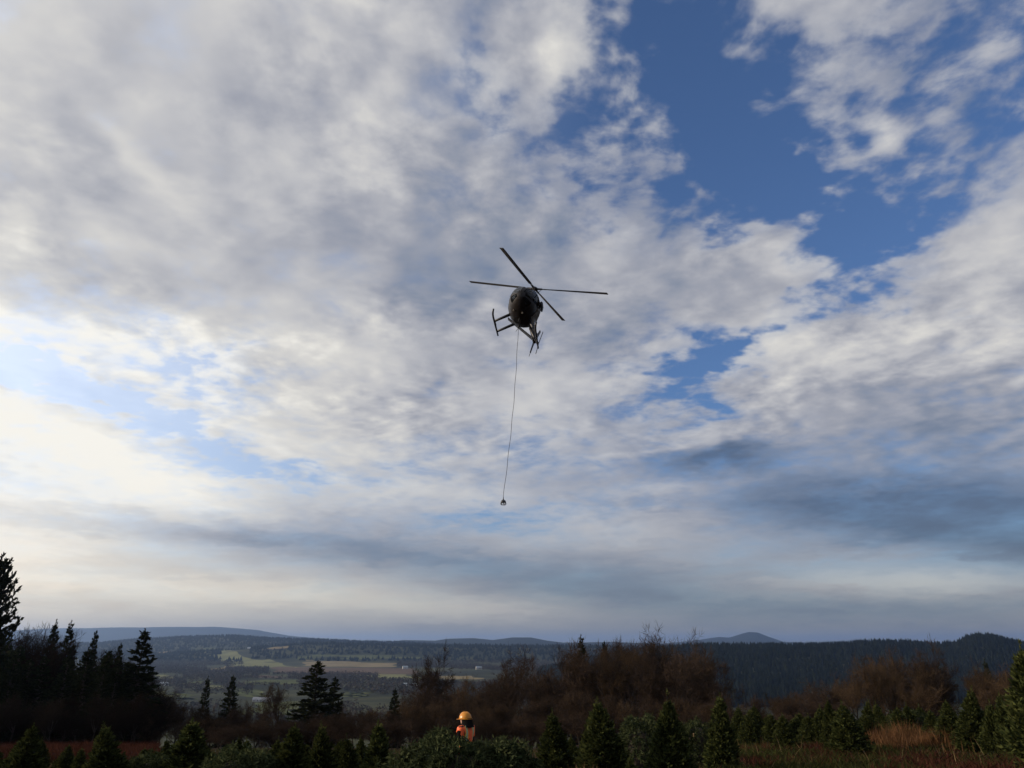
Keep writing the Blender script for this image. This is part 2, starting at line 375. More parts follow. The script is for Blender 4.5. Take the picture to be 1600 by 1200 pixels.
for (xa, xb, ya, yb, kind) in FIELDS:
    y0 = valley_xy(800, yb)[1]; y1 = valley_xy(800, ya)[1]
    nx, ny = 14, 6; vs = []
    sk = R.uniform(-0.35, 0.35); sk2 = R.uniform(-0.3, 0.3)
    for j in range(ny+1):
        yy = y0 + (y1-y0)*j/ny
        for i in range(nx+1):
            px = xa + (xb-xa)*i/nx
            x = (px-800)/KPX*yy; y = yy + (x-(((xa+xb)/2-800)/KPX*yy))*sk; x += sk2*(yy-y0) + 14*math.sin(j*1.7+xa); y += 16*math.sin(i*0.9+ya)
            vs.append((x, y, g1(x, y)+0.5))
    fs = [(j*(nx+1)+i, j*(nx+1)+i+1, (j+1)*(nx+1)+i+1, (j+1)*(nx+1)+i) for j in range(ny) for i in range(nx)]
    tag(obj('field', mesh_np('field', vs, np.array(fs), M['field_'+kind])), kind='structure')
    ftrap.append((xa-800, xb-800, y0, y1))

for (xa, xb, y0, y1, kind) in [(236,284,5000,5300,'tan'),(300,392,5200,5480,'green'),(330,388,5000,5120,'lime'),(420,452,4500,4570,'tan')]:
    nx, ny = 14, 8; vs = []
    for j in range(ny+1):
        for i in range(nx+1):
            yy = y0+(y1-y0)*j/ny; x = (xa+(xb-xa)*i/nx-800)/KPX*yy + 30*math.sin(j*1.3+xa); yy += 40*math.sin(i*0.8+xa); vs.append((x, yy, g1(x, yy)+3))
    fs = [(j*(nx+1)+i, j*(nx+1)+i+1, (j+1)*(nx+1)+i+1, (j+1)*(nx+1)+i) for j in range(ny) for i in range(nx)]
    tag(obj('field', mesh_np('field', vs, np.array(fs), M['field_'+kind])), kind='structure'); ftrap.append((xa-800, xb-800, y0-60, y1+60))
# far woods, one mass each
def clump_wood(name, xs, ys, h, w, cone, tris, mat):
    """many small ragged trees: cones (conifers) or loose clumps (bare crowns) in one mesh"""
    n = len(xs); zs = gz(xs, ys)
    hh = h*rng.uniform(0.6, 1.25, n); ww = w*rng.uniform(0.7, 1.25, n)
    if cone:
        k = 6; ang = np.arange(k)*2*np.pi/k
        a = ang[None]+rng.uniform(0, 6, n)[:, None]; rr = ww[:, None]*rng.uniform(0.55, 1.25, (n, k))
        ring = np.stack([xs[:, None]+rr*np.cos(a), ys[:, None]+rr*np.sin(a), zs[:, None]+hh[:, None]*rng.uniform(-0.05, 0.25, (n, k))], -1)
        rr2 = rr*0.62*rng.uniform(0.5, 1.3, (n, k)); a2 = a+0.5
        ring2 = np.stack([xs[:, None]+rr2*np.cos(a2), ys[:, None]+rr2*np.sin(a2), zs[:, None]+hh[:, None]*rng.uniform(0.35, 0.62, (n, k))], -1)
        tip = np.stack([xs, ys, zs+hh], -1)[:, None]
        vs = np.concatenate([ring, ring2, tip], 1); m = 2*k+1
        f = [(i, (i+1) % k, k+i) for i in range(k)] + [((i+1) % k, k+(i+1) % k, k+i) for i in range(k)] + [(k+i, k+(i+1) % k, 2*k) for i in range(k)]
        faces = (np.array(f)[None] + (np.arange(n)*m)[:, None, None]).reshape(-1, 3)
        me = mesh_np(name, vs.reshape(-1, 3), faces, mat)
    else:
        c = rng.normal(size=(n, tris, 1, 3)); c /= np.linalg.norm(c, axis=-1, keepdims=True); c *= rng.uniform(0.3, 1.0, (n, tris, 1, 1))
        t_ = c + rng.normal(size=(n, tris, 3, 3))*0.33
        t_[..., 0:2] *= ww[:, None, None, None]; t_[..., 2] = (t_[..., 2]*0.45+0.5)*hh[:, None, None]
        t_ += np.stack([xs, ys, zs], -1)[:, None, None]
        me = mesh_np(name, t_.reshape(-1, 3), np.arange(n*tris*3).reshape(-1, 3), mat)
    return obj(name, me)
def scatter(n, pxa, pxb, ya, yb):
    y = np.sqrt(rng.uniform(ya*ya, yb*yb, n)); px = rng.uniform(pxa, pxb, n); return (px-800)/KPX*y, y
x, y = scatter(20000, 780, 1760, 950, 2750); px = 800+KPX*x/y
k = (gz(x, y) > VALLEY+4) & (hnoise(x, y, 70) > -0.75); x, y = x[k], y[k]
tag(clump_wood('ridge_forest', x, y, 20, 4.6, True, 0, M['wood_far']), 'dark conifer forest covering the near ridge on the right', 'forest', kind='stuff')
x, y = scatter(20000, -60, 1120, 4000, 7600)
k = (gz(x, y) > VALLEY+12); px = KPX*x/y
for (xa, xb, ya, yb) in ftrap: k &= ~((px > xa) & (px < xb) & (y > ya) & (y < yb))
x, y = x[k], y[k]
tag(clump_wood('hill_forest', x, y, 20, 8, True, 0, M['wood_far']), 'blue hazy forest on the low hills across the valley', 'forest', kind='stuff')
x, y = scatter(34000, 190, 1000, 950, 4300); px = KPX*x/y
k = (gz(x, y) < VALLEY+16) & (hnoise(x, y, 160)+0.35*hnoise(x, y, 47) > -0.30)
for (xa, xb, ya, yb) in ftrap: k &= ~((px > xa-1) & (px < xb+1) & (y > ya*0.985) & (y < yb*1.015))
x, y = x[k], y[k]
tag(clump_wood('valley_wood', x, y, 11, 5.5, False, 7, M['wood_bare']), 'grey brown leafless woods filling the valley between the fields', 'woods', kind='stuff')
# ------------------------------------------------------------------ tree generators (unit height 1 m = tree height scaled later)
def tubes(segs, sides):
    """segs: list of (p0, p1, r0, r1) -> verts, quads (open tubes)"""
    p0 = np.array([s[0] for s in segs]); p1 = np.array([s[1] for s in segs]); r0 = np.array([s[2] for s in segs]); r1_ = np.array([s[3] for s in segs])
    d = p1-p0; d /= np.linalg.norm(d, axis=1, keepdims=True)+1e-9
    h = np.where(np.abs(d[:, 2:3]) < 0.9, np.array([[0, 0, 1.0]]), np.array([[1.0, 0, 0]]))
    u = np.cross(d, h); u /= np.linalg.norm(u, axis=1, keepdims=True); v = np.cross(d, u)
    a = np.arange(sides)*2*np.pi/sides; o = u[:, None]*np.cos(a)[None, :, None] + v[:, None]*np.sin(a)[None, :, None]
    A = p0[:, None]+o*r0[:, None, None]; B = p1[:, None]+o*r1_[:, None, None]
    vs = np.concatenate([A, B], 1); n = len(segs); k = np.arange(sides)
    f = np.stack([k, (k+1) % sides, sides+(k+1) % sides, sides+k], -1)
    return vs.reshape(-1, 3), (f[None]+(np.arange(n)*2*sides)[:, None, None]).reshape(-1, 4)
def join(parts):
    vs, fs, off = [], {}, 0
    for v, f in parts:
        fs.setdefault(f.shape[1], []).append(f+off); vs.append(v); off += len(v)
    return np.concatenate(vs), [np.concatenate(x) for x in fs.values()]
def sprigs(base, dirn, length, width, rg):
    """diamond shaped needle sprays"""
    n = len(base); d = dirn/np.linalg.norm(dirn, axis=1, keepdims=True)
    s = np.cross(d, rg.normal(size=(n, 3))); s /= np.linalg.norm(s, axis=1, keepdims=True)+1e-9
    mid = base+d*(length*0.45)[:, None]
    bend = rg.normal(size=(n, 3))*(length*0.10)[:, None]
    vs = np.stack([base, mid+s*width[:, None]+bend, base+d*length[:, None]+bend, mid-s*width[:, None]+bend], 1)
    return vs.reshape(-1, 3), np.arange(4*n).reshape(-1, 4)
def fir(seed, Rb, nwh, nbr, nsp, slen, swid, pitch_lo, pitch_hi, ragged, lead, shape=0.9, bare=0.0, curve=0.15, leanf=0.012):
    """conical evergreen of height 1; returns crown and trunk meshes"""
    rg = np.random.default_rng(seed); B, Dn, L, Wd = [], [], [], []; stems = []
    lean = rg.normal(size=2)*leanf
    for i in range(nwh):
        f = bare + (1-bare-lead)*(i+0.5)/nwh
        rel = (f-bare)/(1-bare-lead)
        env = Rb*((1-rel)**shape)*min(1.0, 0.62+rel*4) + 0.018
        nb_ = int(nbr*(1-0.45*rel))+2; a0 = rg.uniform(0, 6.28)
        for j in range(nb_):
            a = a0 + 2*np.pi*j/nb_ + rg.normal()*0.22; l = env*rg.uniform(1-ragged, 1+ragged*0.7)
            p = math.radians(pitch_lo+(pitch_hi-pitch_lo)*rel + rg.normal()*7)
            d = np.array([math.cos(a)*math.cos(p), math.sin(a)*math.cos(p), math.sin(p)])
            b = np.array([lean[0]*f*5, lean[1]*f*5, f+rg.normal()*0.4/nwh])
            m = max(3, int(nsp*(l/Rb)**0.8)); s = np.sqrt(rg.uniform(0.03, 1.0, m))
            pt = b[None]+d[None]*(l*s)[:, None]; pt[:, 2] += curve*l*s*s
            side = np.cross(d, [0, 0, 1.0]); side /= np.linalg.norm(side)
            sg = rg.choice([-1, 1, 0.3, -0.3], m)
            dd = d[None]*rg.uniform(0.55, 1.0, m)[:, None] + side[None]*(sg*rg.uniform(0.4, 1.0, m))[:, None] + rg.normal(size=(m, 3))*0.28 + np.array([0, 0, 0.10+0.25*curve])
            B.append(pt); Dn.append(dd); L.append(slen*rg.uniform(0.6, 1.25, m)*(1-0.25*rel)); Wd.append(swid*rg.uniform(0.7, 1.3, m))
            if leanf < 0.01: stems.append((b, b+d*l*0.8+np.array([0, 0, curve*l*0.6]), 0.0032, 0.001))
    tipn = 26; zt = rg.uniform(1-lead*1.05, 0.995, tipn)
    B.append(np.stack([lean[0]*zt*5, lean[1]*zt*5, zt], -1)); dd = rg.normal(size=(tipn, 3))*0.5+np.array([0, 0, 1.0]); Dn.append(dd); L.append(np.full(tipn, slen*0.45)); Wd.append(np.full(tipn, swid*0.6))
    v, f = sprigs(np.concatenate(B), np.concatenate(Dn), np.concatenate(L), np.concatenate(Wd), rg)
    tr = [(np.array([lean[0]*a*5, lean[1]*a*5, a if a > 0 else -0.06]), np.array([lean[0]*b_*5, lean[1]*b_*5, b_]), 0.016*(1-a*0.9), 0.016*(1-b_*0.9)) for a, b_ in ((0, .3), (.3, .6), (.6, .8), (.8, 1.0))]
    parts = [tubes(tr, 7)]
    if stems: parts.append(tubes(stems, 3))
    tv, tf = join(parts)
    return (v, [f]), (tv, tf)
def bare_tree(seed, spread, nlimb, trunk_h, levels, twigs, leafy=0.0, r0=0.020):
    """leafless tree of height about 1: limbs fork again and again into fine twigs"""
    rg = np.random.default_rng(seed); big, mid, ends = [], [], []
    def nrm(v): return v/ (np.linalg.norm(v)+1e-9)
    def grow(p, d, l, r, lev):
        n = 3 if lev < 2 else 2
        for k in range(n):
            d2 = nrm(d+rg.normal(size=3)*(0.12+0.05*lev)+np.array([0, 0, 0.10])); p2 = p+d2*l/n; r2 = r*0.84
            (big if lev < 2 else mid).append((p, p2, r, r2)); p, d, r = p2, d2, r2
            if lev >= 2: ends.append((p.copy(), d.copy(), l))
            if lev < levels and k < n-1 and rg.uniform() < 0.75:
                a = nrm(np.cross(d, rg.normal(size=3))); grow(p, nrm(d*0.62+a*rg.uniform(0.55, 1.0)*spread), l*rg.uniform(0.5, 0.72), r*0.6, lev+1)
        if lev < levels:
            for k in range(2 if lev else nlimb):
                a = nrm(np.cross(d, rg.normal(size=3))); s = rg.uniform(0.35, 0.85)*spread
                grow(p, nrm(d*0.8+a*s+np.array([0, 0, 0.12])), l*rg.uniform(0.6, 0.82), r*rg.uniform(0.6, 0.8), lev+1)
    grow(np.array([0, 0, -0.03]), np.array([0, 0, 1.0]), trunk_h, r0, 0)
    zmax = float(np.percentile([s[1][2] for s in mid], 98.5)); kz = 0.97/zmax
    sc = lambda L_: [(a*kz, b*kz, max(c*kz, 0.0010), max(e*kz, 0.0009)) for a, b, c, e in L_]
    tv, tf = tubes(sc(big), 6); parts = [tubes(sc(mid), 3)]
    E = ends; n = len(E)*twigs; ii = np.repeat(np.arange(len(E)), twigs)
    P0 = np.array([e[0] for e in E])[ii]*kz; D0 = np.array([e[1] for e in E])[ii]; L0 = np.array([e[2] for e in E])[ii]*kz
    P0 = P0 - D0*(L0*rg.uniform(0, 0.5, n))[:, None]
    dd = D0*0.7+rg.normal(size=(n, 3))*0.55+np.array([0, 0, 0.15])
    parts.append(sprigs(P0, dd, np.maximum(0.028, L0*0.9)*rg.uniform(0.6, 1.4, n), np.full(n, 0.0018), rg))
    if leafy:
        m = int(n*leafy); jj = rg.integers(0, n, m); q_ = P0[jj]+rg.normal(size=(m, 3))*0.02
        parts.append(sprigs(q_, rg.normal(size=(m, 3))+np.array([0, 0, -0.4]), rg.uniform(0.010, 0.018, m), rg.uniform(0.004, 0.007, m), rg))
    v, f = join(parts)
    return (v, f), (tv, [tf])
def tree_kind(kname, gen, crown_mat, n, trunk_mat='bark'):
    out = []
    for i in range(n):
        (cv, cf), (tv, tf) = gen(i)
        uw = float(np.percentile(np.hypot(cv[:, 0], cv[:, 1]), 96))
        out.append((uw, mesh_np(kname+'_crown', cv, cf, M[crown_mat]), mesh_np(kname+'_trunk', tv, tf, M[trunk_mat])))
    return out
YOUNG = tree_kind('young_fir', lambda i: fir(100+i, 0.27+0.02*(i % 3), 24, 17, 34, 0.070, 0.0115, 12, 52, 0.20, 0.10+0.03*(i % 3), 0.78), 'fir', 6)
TALL = tree_kind('conifer', lambda i: fir(200+i, 0.22+0.025*(i % 3), 25, 13, 40, 0.042, 0.0085, -16, 30, 0.50, 0.045, 1.0, 0.03, -0.05, 0.003), 'conifer', 5)
WIDE = tree_kind('broad_conifer', lambda i: fir(260+i, 0.33, 30, 12, 46, 0.046, 0.010, -5, 45, 0.45, 0.02, 0.5, 0.12, 0.10, 0.004), 'conifer', 2)
BARE = tree_kind('bare_tree', lambda i: bare_tree(300+i, 1.0+0.10*(i % 3), 4, 0.27+0.03*(i % 2), 5, 5), 'twig', 5)
LEAFY = tree_kind('withered_tree', lambda i: bare_tree(340+i, 0.85, 5, 0.20, 4, 6, 0.9, 0.012), 'oldleaf', 3)
BUSHD = tree_kind('dark_shrub', lambda i: bare_tree(380+i, 1.0, 6, 0.10, 4, 7, 0.35, 0.005), 'twig_shaded', 3)
BARED = tree_kind('dark_bare_tree', lambda i: bare_tree(300+i, 1.0+0.10*(i % 3), 4, 0.27+0.03*(i % 2), 5, 5), 'twig_shaded', 3)
BUSH = tree_kind('bare_shrub', lambda i: bare_tree(380+i, 1.0, 6, 0.10, 4, 7, 0.35, 0.005), 'twig', 4)
def plant(name, kinds, which, px, py, Y, halfw, label, cat, group=None, unit_w=0.28, rz=None, tilt=0.0):
    wide = name in ('bare_tree', 'withered_tree')
    """a tree whose top stands on the line of sight (px, py) at distance Y, rooted in the ground there"""
    tp = at_y(px, py, Y); z0 = g1(tp.x, Y); h = tp.z-z0
    if h < 0.3: raise ValueError('tree below ground %s %s' % (px, py))
    uw, cm, tm = kinds[which % len(kinds)]
    if 'conifer' in name: halfw *= 1.35
    wx = halfw*Y/KPX/uw; wx = min(max(wx, h*(0.78 if wide else 0.55)), h*2.2)
    o = empty(name, (tp.x, Y, z0), R.uniform(0, 6.28) if rz is None else rz, (wx, wx, h))
    o.rotation_euler[0] = tilt*R.uniform(-1, 1); o.rotation_euler[1] = tilt*R.uniform(-1, 1)
    obj('crown', cm, o); obj('trunk', tm, o)
    return tag(o, label, cat, group)

def nth(i): return 'first second third fourth fifth sixth seventh eighth ninth tenth eleventh twelfth thirteenth fourteenth fifteenth sixteenth seventeenth eighteenth nineteenth twentieth twenty-first twenty-second'.split()[i]
# --- tall conifers --------------------------------------------------------
G1 = 'tall conifers in the dark wood on the left'
for i, (px, py, Y, hw, lab) in enumerate([
 (0,882,78,46,'tallest evergreen with open ragged crown at the left edge'),
 (92,968,88,13,'narrow pointed conifer, left one of the twin spires on the left'),
 (114,970,86,13,'narrow pointed conifer, right one of the twin spires on the left'),
 (150,986,90,16,'dark conifer with a knobbly double top, right of the twin spires'),
 (190,1005,94,10,'short thin conifer spire just left of the big pointed fir'),
 (226,983,82,33,'big broad pointed fir at the right end of the left wood')]):
    if i == 0: plant('evergreen_tree', WIDE, 0, px, py, Y, hw, lab, 'tree', None, 0.33)
    else: plant('conifer_tree', TALL, i, px, py, Y, hw, lab, 'tree', None, 0.21)
for i in range(32):
    px = -80+i*10.6+R.uniform(-6, 6); env = np.interp(px, [-80, 40, 70, 120, 190, 250], [984, 984, 1000, 1004, 1018, 1060])
    plant('bare_tree', BARED, i, px, env+R.uniform(0, 50), R.uniform(82, 100), R.uniform(24, 36), 'bare dark tree packed between the conifers of the left wood', 'tree', 'bare trees in the left wood', 0.36)
for i in range(24):
    px = -80+i*14+R.uniform(-5, 5)
    plant('brush_shrub', BUSHD, i, px, R.uniform(1085, 1120), R.uniform(64, 70), R.uniform(24, 36), 'dark leafless shrub at the foot of the left wood', 'shrub', 'shrubs at the foot of the left wood', 0.42)
for i in range(14):                          # unseen conifers added beyond the left edge to shade the wood
    xx, yy = -72-R.uniform(0, 34), 62+i*3.2; zz = g1(xx, yy); hh = R.uniform(15, 20); o = empty('conifer_tree', (xx, yy, zz), R.uniform(0, 6), (hh, hh, hh)); uw, cm, tm = TALL[i % 5]
    obj('crown', cm, o); obj('trunk', tm, o); tag(o, 'unseen conifer added beyond the left edge to shade the left wood', 'tree', 'unseen conifers added for shade')
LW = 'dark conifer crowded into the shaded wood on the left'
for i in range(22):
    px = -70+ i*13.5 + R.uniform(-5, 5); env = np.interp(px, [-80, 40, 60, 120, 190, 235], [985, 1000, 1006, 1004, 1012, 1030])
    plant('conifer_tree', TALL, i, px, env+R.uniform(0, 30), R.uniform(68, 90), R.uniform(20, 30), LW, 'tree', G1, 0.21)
plant('conifer_tree', TALL, 1, 325, 1056, 112, 11, 'small dark conifer, left of the pair below the valley fields', 'tree', None, 0.21)
plant('conifer_tree', TALL, 2, 363, 1055, 106, 18, 'dark conifer, right of the pair below the valley fields', 'tree', None, 0.21)
plant('conifer_tree', TALL, 3, 498, 1033, 98, 36, 'large dark fir with layered boughs standing alone left of centre', 'tree', None, 0.20)
plant('conifer_tree', TALL, 4, 524, 1058, 101, 24, 'shorter dense fir touching the right side of the layered fir', 'tree', None, 0.22)
plant('conifer_tree', TALL, 0, 618, 1076, 108, 15, 'small dark conifer among brown brush left of the hard hat', 'tree', None, 0.21)
plant('conifer_tree', TALL, 2, 909, 992, 142, 15, 'dark fir tip rising above the bare wood right of the helicopter line', 'tree', None, 0.2)
plant('conifer_tree', TALL, 3, 943, 1003, 146, 13, 'blunt conifer just right of the fir tip above the bare wood', 'tree', None, 0.2)
plant('conifer_tree', TALL, 1, 1537, 1030, 150, 12, 'dark conifer behind the bare trees at the right', 'tree', None, 0.2)

# --- bare trees -----------------------------------------------------------
for i, (px, py, Y, hw, lab) in enumerate([
 (695,1026,120,34,'round headed bare tree with sky lit gaps, above the hard hat'),
 (778,1023,128,20,'slender bare tree with a bare stem and small head, right of the hard hat'),
 (436,1072,116,20,'pale bare tree with forked trunk in front of the valley pasture'),
 (1064,1004,112,44,'big dark bare tree with spreading limbs before the blue ridge'),
 (1103,1020,116,30,'bare tree at the right end of the central wood'),
 (1450,1014,120,42,'tall bare tree with an upswept fan of branches at right'),
 (1368,1021,124,46,'rounded russet bare tree left of the tall fan shaped one'),
 (1030,1000,134,20,'bare tree with a tufted top on the central skyline'),
 (1003,998,136,18,'thin bare tree with broken top on the central skyline')]):
    plant('bare_tree', BARE, i, px, py, Y, hw, lab, 'tree', None, 0.36)
G2 = 'bare trees massed in the central wood'; G3 = 'russet trees massed on the right'; G4 = 'brown brush below the wood'
for i in range(28):
    px = 640+i*17.8+R.uniform(-6, 6); env = np.interp(px, [630, 700, 790, 830, 880, 930, 1000, 1100, 1140], [1085, 1062, 1056, 1026, 1006, 1000, 1002, 1012, 1056])
    k = R.random() < 0.25
    plant('withered_tree' if k else 'bare_tree', LEAFY if k else BARE, i, px, env+R.uniform(0, 40), R.uniform(96, 140), R.uniform(34, 56),
          'brown withered tree crowded into the central wood' if k else 'bare dark tree crowded into the central wood', 'tree', G2, 0.36)
for i in range(24):
    px = 1215+i*17.5+R.uniform(-6, 6); env = np.interp(px, [1210, 1240, 1300, 1350, 1400, 1460, 1500, 1560, 1640], [1098, 1082, 1058, 1032, 1028, 1026, 1040, 1036, 1020])
    k = R.random() < 0.6
    plant('withered_tree' if k else 'bare_tree', LEAFY if k else BARE, i, px, env+R.uniform(0, 34), R.uniform(92, 128), R.uniform(36, 56),
          'russet withered tree crowded into the wood on the right' if k else 'bare tree crowded into the wood on the right', 'tree', G3, 0.36)
for i in range(76):
    px = 236+i*13.6+R.uniform(-8, 8); env = np.interp(px, [230, 260, 300, 380, 430, 470, 540, 580, 640, 900, 1140, 1180, 1260], [1072, 1078, 1092, 1100, 1122, 1112, 1112, 1102, 1092, 1080, 1080, 1084, 1096])
    plant('brush_shrub', BUSH if i % 3 else LEAFY, i, px, env+R.uniform(0, 34), R.uniform(72, 100), R.uniform(22, 36),
          'leafless brown shrub in the dark brush below the woods', 'shrub', G4, 0.42)

for i in range(48):
    px = 232+i*21.8+R.uniform(-8, 8)
    plant('brush_shrub', BUSH, i, px, R.uniform(1116, 1140), R.uniform(62, 70), R.uniform(26, 38), 'low leafless shrub along the near edge of the dark brush', 'shrub', 'low brush along the edge of the clearing', 0.42)
# --- young christmas-tree-farm firs --------------------------------------
YF = [ # top x, top y, distance, half-width px, label
 (45,1132,19,34,'young fir with two leaders, nearest the left edge'),
 (187,1126,19,36,'young fir with a fuzzy top before the red strip at left'),
 (268,1148,22,18,'slim leaning young fir beside the bushy one at left'),
 (310,1124,19,44,'bushy young fir left of the low bough heap'),
 (375,1150,27,16,'small dark young fir behind the low bough heap'),
 (432,1150,27,17,'small pale green young fir behind the wide light one'),
 (457,1132,18,36,'wide light green young fir left of centre'),
 (511,1128,19,30,'dark young fir touching the wide light green one'),
 (551,1146,22,24,'short young fir between two dark ones left of the bough pile'),
 (602,1126,18,32,'young fir standing at the left end of the big bough pile'),
 (866,1108,25,29,'slender young fir just right of the big bough pile'),
 (892,1148,32,16,'small blunt young fir behind the slender one'),
 (917,1112,29,17,'narrow young fir left of the large central one'),
 (946,1088,20,40,'large dark young fir in the centre right foreground'),
 (1042,1078,20,36,'large young fir with a lit left side right of the bright tips'),
 (1120,1084,27,25,'cone shaped young fir with a sunlit leader before the dark ridge'),
 (1293,1090,38,16,'narrow young fir tucked behind the plump dark one'),
 (1319,1094,33,28,'plump dark young fir standing clear at right'),
 (1474,1094,40,22,'rounded young fir with a tall leader behind the russet grass'),
 (1502,1072,36,24,'young fir with a long bare leader right of the russet grass'),
 (1540,1092,34,20,'young fir wedged left of the largest fir'),
 (1560,1082,32,18,'young fir with a thin top beside the largest fir'),
 (1594,1002,24,44,'largest young fir with a tall leader at the right edge'),
 (1437,1100,52,20,'dark young fir at the back of the russet grass'),
 (985,1180,17,20,'low young fir at the bottom edge between two large ones'),
 (1345,1092,48,15,'young fir with a thin leader right behind the plump dark one'),
]
for i, (px, py, Y, hw, lab) in enumerate(YF):
    plant('young_fir', YOUNG, i, px, py, Y, hw, lab, 'young fir', None, 0.27, tilt=0.05)
G5 = 'young firs in the far rows at right'
for i, px in enumerate([1150,1166,1180,1194,1206,1222,1236,1250,1262,1276,1360,1372,1388,1402,1418,1430,1455,1490,1522,1548,1575,1592]):
    Y = R.uniform(40, 58); plant('young_fir', YOUNG, i+2, px, R.uniform(1096, 1120), Y, R.uniform(14, 20), '%s from the left of the small young firs in the far rows at right' % nth(i), 'young fir', G5, 0.27, tilt=0.04)
G6 = 'young firs in the dim rows at left'
for i, px in enumerate([-20,100,130,225,245,345,400,485,575,640]):
    Y = R.uniform(24, 34); plant('young_fir', YOUNG, i+1, px, R.uniform(1166, 1190), Y, R.uniform(13, 20), '%s from the left of the low young firs along the bottom left' % nth(i), 'young fir', G6, 0.27, tilt=0.04)

for i in range(16):
    px = -10+i*41+R.uniform(-12, 12); plant('young_fir', YOUNG, i+3, px, R.uniform(1146, 1172), R.uniform(25, 40), R.uniform(15, 24), '%s from the left of the dim young firs in the middle rows below the brush' % nth(i), 'young fir', 'young firs in the middle rows at left', 0.27, tilt=0.05)
# --- heaps of cut fir -----------------------------------------------------
def bough_pile(cx, Y, W_, D_, H_, n, label, seed, mat='fir_tip'):
    """heap of cut firs: drooping boughs all over a long mound"""
    rg = np.random.default_rng(seed); z0 = g1(cx, Y)
    o = empty('cut_fir_pile', (cx, Y, z0))
    a = rg.uniform(0, 2*np.pi, n); e = np.arccos(rg.uniform(0.0, 1.0, n))
    sup = lambda v, p: np.sign(v)*np.abs(v)**p
    lump = 1+0.05*np.sin(a*5+seed)+0.05*np.sin(a*9+e*4)+rg.normal(size=n)*0.03
    nx, ny, nz_ = np.cos(a)*np.sin(e), np.sin(a)*np.sin(e), np.cos(e)
    p = np.stack([sup(nx, .7)*W_/2*lump, sup(ny, .7)*D_/2*lump, sup(nz_, .6)*H_*lump*(0.94+0.06*np.sin(sup(nx, .7)*7+seed))], -1)
    nn = np.stack([nx, ny, nz_], -1)
    B, Dn, L, Wd = [], [], [], []
    for k in range(14):                      # each bough is a spray of sprigs bending over
        s = k/13; bend = np.stack([np.cos(a*3+seed)*0.8, np.sin(a*2)*0.5, -0.9*np.ones(n)], -1)
        B.append(p + nn*(0.10*s) + bend*(0.16*s*s)); dd = nn*0.5+bend*(0.3+0.6*s)+rg.normal(size=(n, 3))*0.5
        Dn.append(dd); L.append(rg.uniform(0.07, 0.14, n)); Wd.append(rg.uniform(0.010, 0.018, n))
    v, f = sprigs(np.concatenate(B), np.concatenate(Dn), np.concatenate(L), np.concatenate(Wd), rg)
    obj('boughs', mesh_np('boughs', v, f, M[mat]), o)
    core = Bm(); rings = []
    for j in range(7):
        e_ = math.pi/2*(1-j/6.5); rings.append([Vector((sup(math.cos(t_)*math.sin(e_), .7)*W_*0.43, sup(math.sin(t_)*math.sin(e_), .7)*D_*0.43, sup(math.cos(e_), .6)*H_*0.84 - (0.1 if j == 0 else 0))) for t_ in (2*math.pi*k/20 for k in range(20))])
    core.rings(rings).build('packed_stems', M['bark'], o)
    for k in range(5):                       # butts of the cut trunks
        t_ = rg.uniform(-2.6, -0.5); q_ = Vector((math.cos(t_)*W_*0.44, math.sin(t_)*D_*0.44, rg.uniform(0.2, 0.7)*H_))
        Bm().tube([q_*0.75, q_*1.12], [0.035, 0.03], 8).build('cut_stem', M['stalk'], o)
    return tag(o, label, 'bough pile')
def pile_at(pxa, pxb, py, Y, D_, n, label, seed):
    p = at_y((pxa+pxb)/2, py, Y); H_ = p.z-g1(p.x, Y); W_ = (pxb-pxa)/KPX*Y
    bough_pile(p.x, Y, W_, D_, H_, n, label, seed)
pile_at(604, 838, 1157, 14.0, 1.9, 3000, 'long pile of cut fir boughs in front of the person in the hard hat', 3)
pile_at(968, 1030, 1124, 24, 1.6, 900, 'stack of cut firs with bright tips between two large young firs', 5)
pile_at(1062, 1112, 1126, 32, 1.8, 800, 'dim heap of cut firs behind the two large young firs', 8)
pile_at(325, 424, 1172, 17, 1.6, 1200, 'low heap of cut boughs at the bottom left of centre', 9)
pile_at(1390, 1450, 1112, 50, 2.2, 900, 'distant bale row of cut firs behind the russet grass', 12)
pile_at(205, 262, 1182, 20, 1.6, 700, 'small heap of cut boughs between young firs at left', 15)

# --- grass, bracken, stalks ----------------------------------------------
def blades(name, n, area, hlo, hhi, wid, mat, label, cat, clump=0.0, lean=0.25, soft=False):
    px0, px1, y0, y1 = area
    y_ = np.sqrt(rng.uniform(y0*y0, y1*y1, n)); x_ = (rng.uniform(px0, px1, n)-800)/KPX*y_
    if soft:
        cx_, sx_ = ((px0+px1)/2-800)/KPX*(y0+y1)/2, (px1-px0)/KPX*(y0+y1)/8
        x_ = rng.normal(size=n)*sx_+cx_; y_ = rng.normal(size=n)*(y1-y0)/4.5+(y0+y1)/2
    if clump:
        k = hnoise(x_, y_, clump)+0.5*hnoise(x_, y_, clump*0.37) > -0.05; x_, y_ = x_[k], y_[k]; n = len(x_)
    z_ = gz(x_, y_)-0.02; b = np.stack([x_, y_, z_], -1); h_ = rng.uniform(hlo, hhi, n)*(1+0.45*hnoise(x_, y_, 0.8))
    tip = b + np.stack([rng.normal(size=n)*lean*h_, rng.normal(size=n)*lean*h_, h_], -1)
    a = rng.uniform(0, 6.28, n); s = np.stack([np.cos(a), np.sin(a), np.zeros(n)], -1)*(wid*rng.uniform(0.6, 1.4, n))[:, None]
    mid = b*0.45+tip*0.55; mid[:, 2] += 0.08*h_
    vs = np.stack([b-s, b+s, mid+s*0.8, tip, mid-s*0.8], 1).reshape(-1, 3)
    tag(obj(name, mesh_np(name, vs, np.arange(5*n).reshape(-1, 5), mat)), label, cat, kind='stuff')
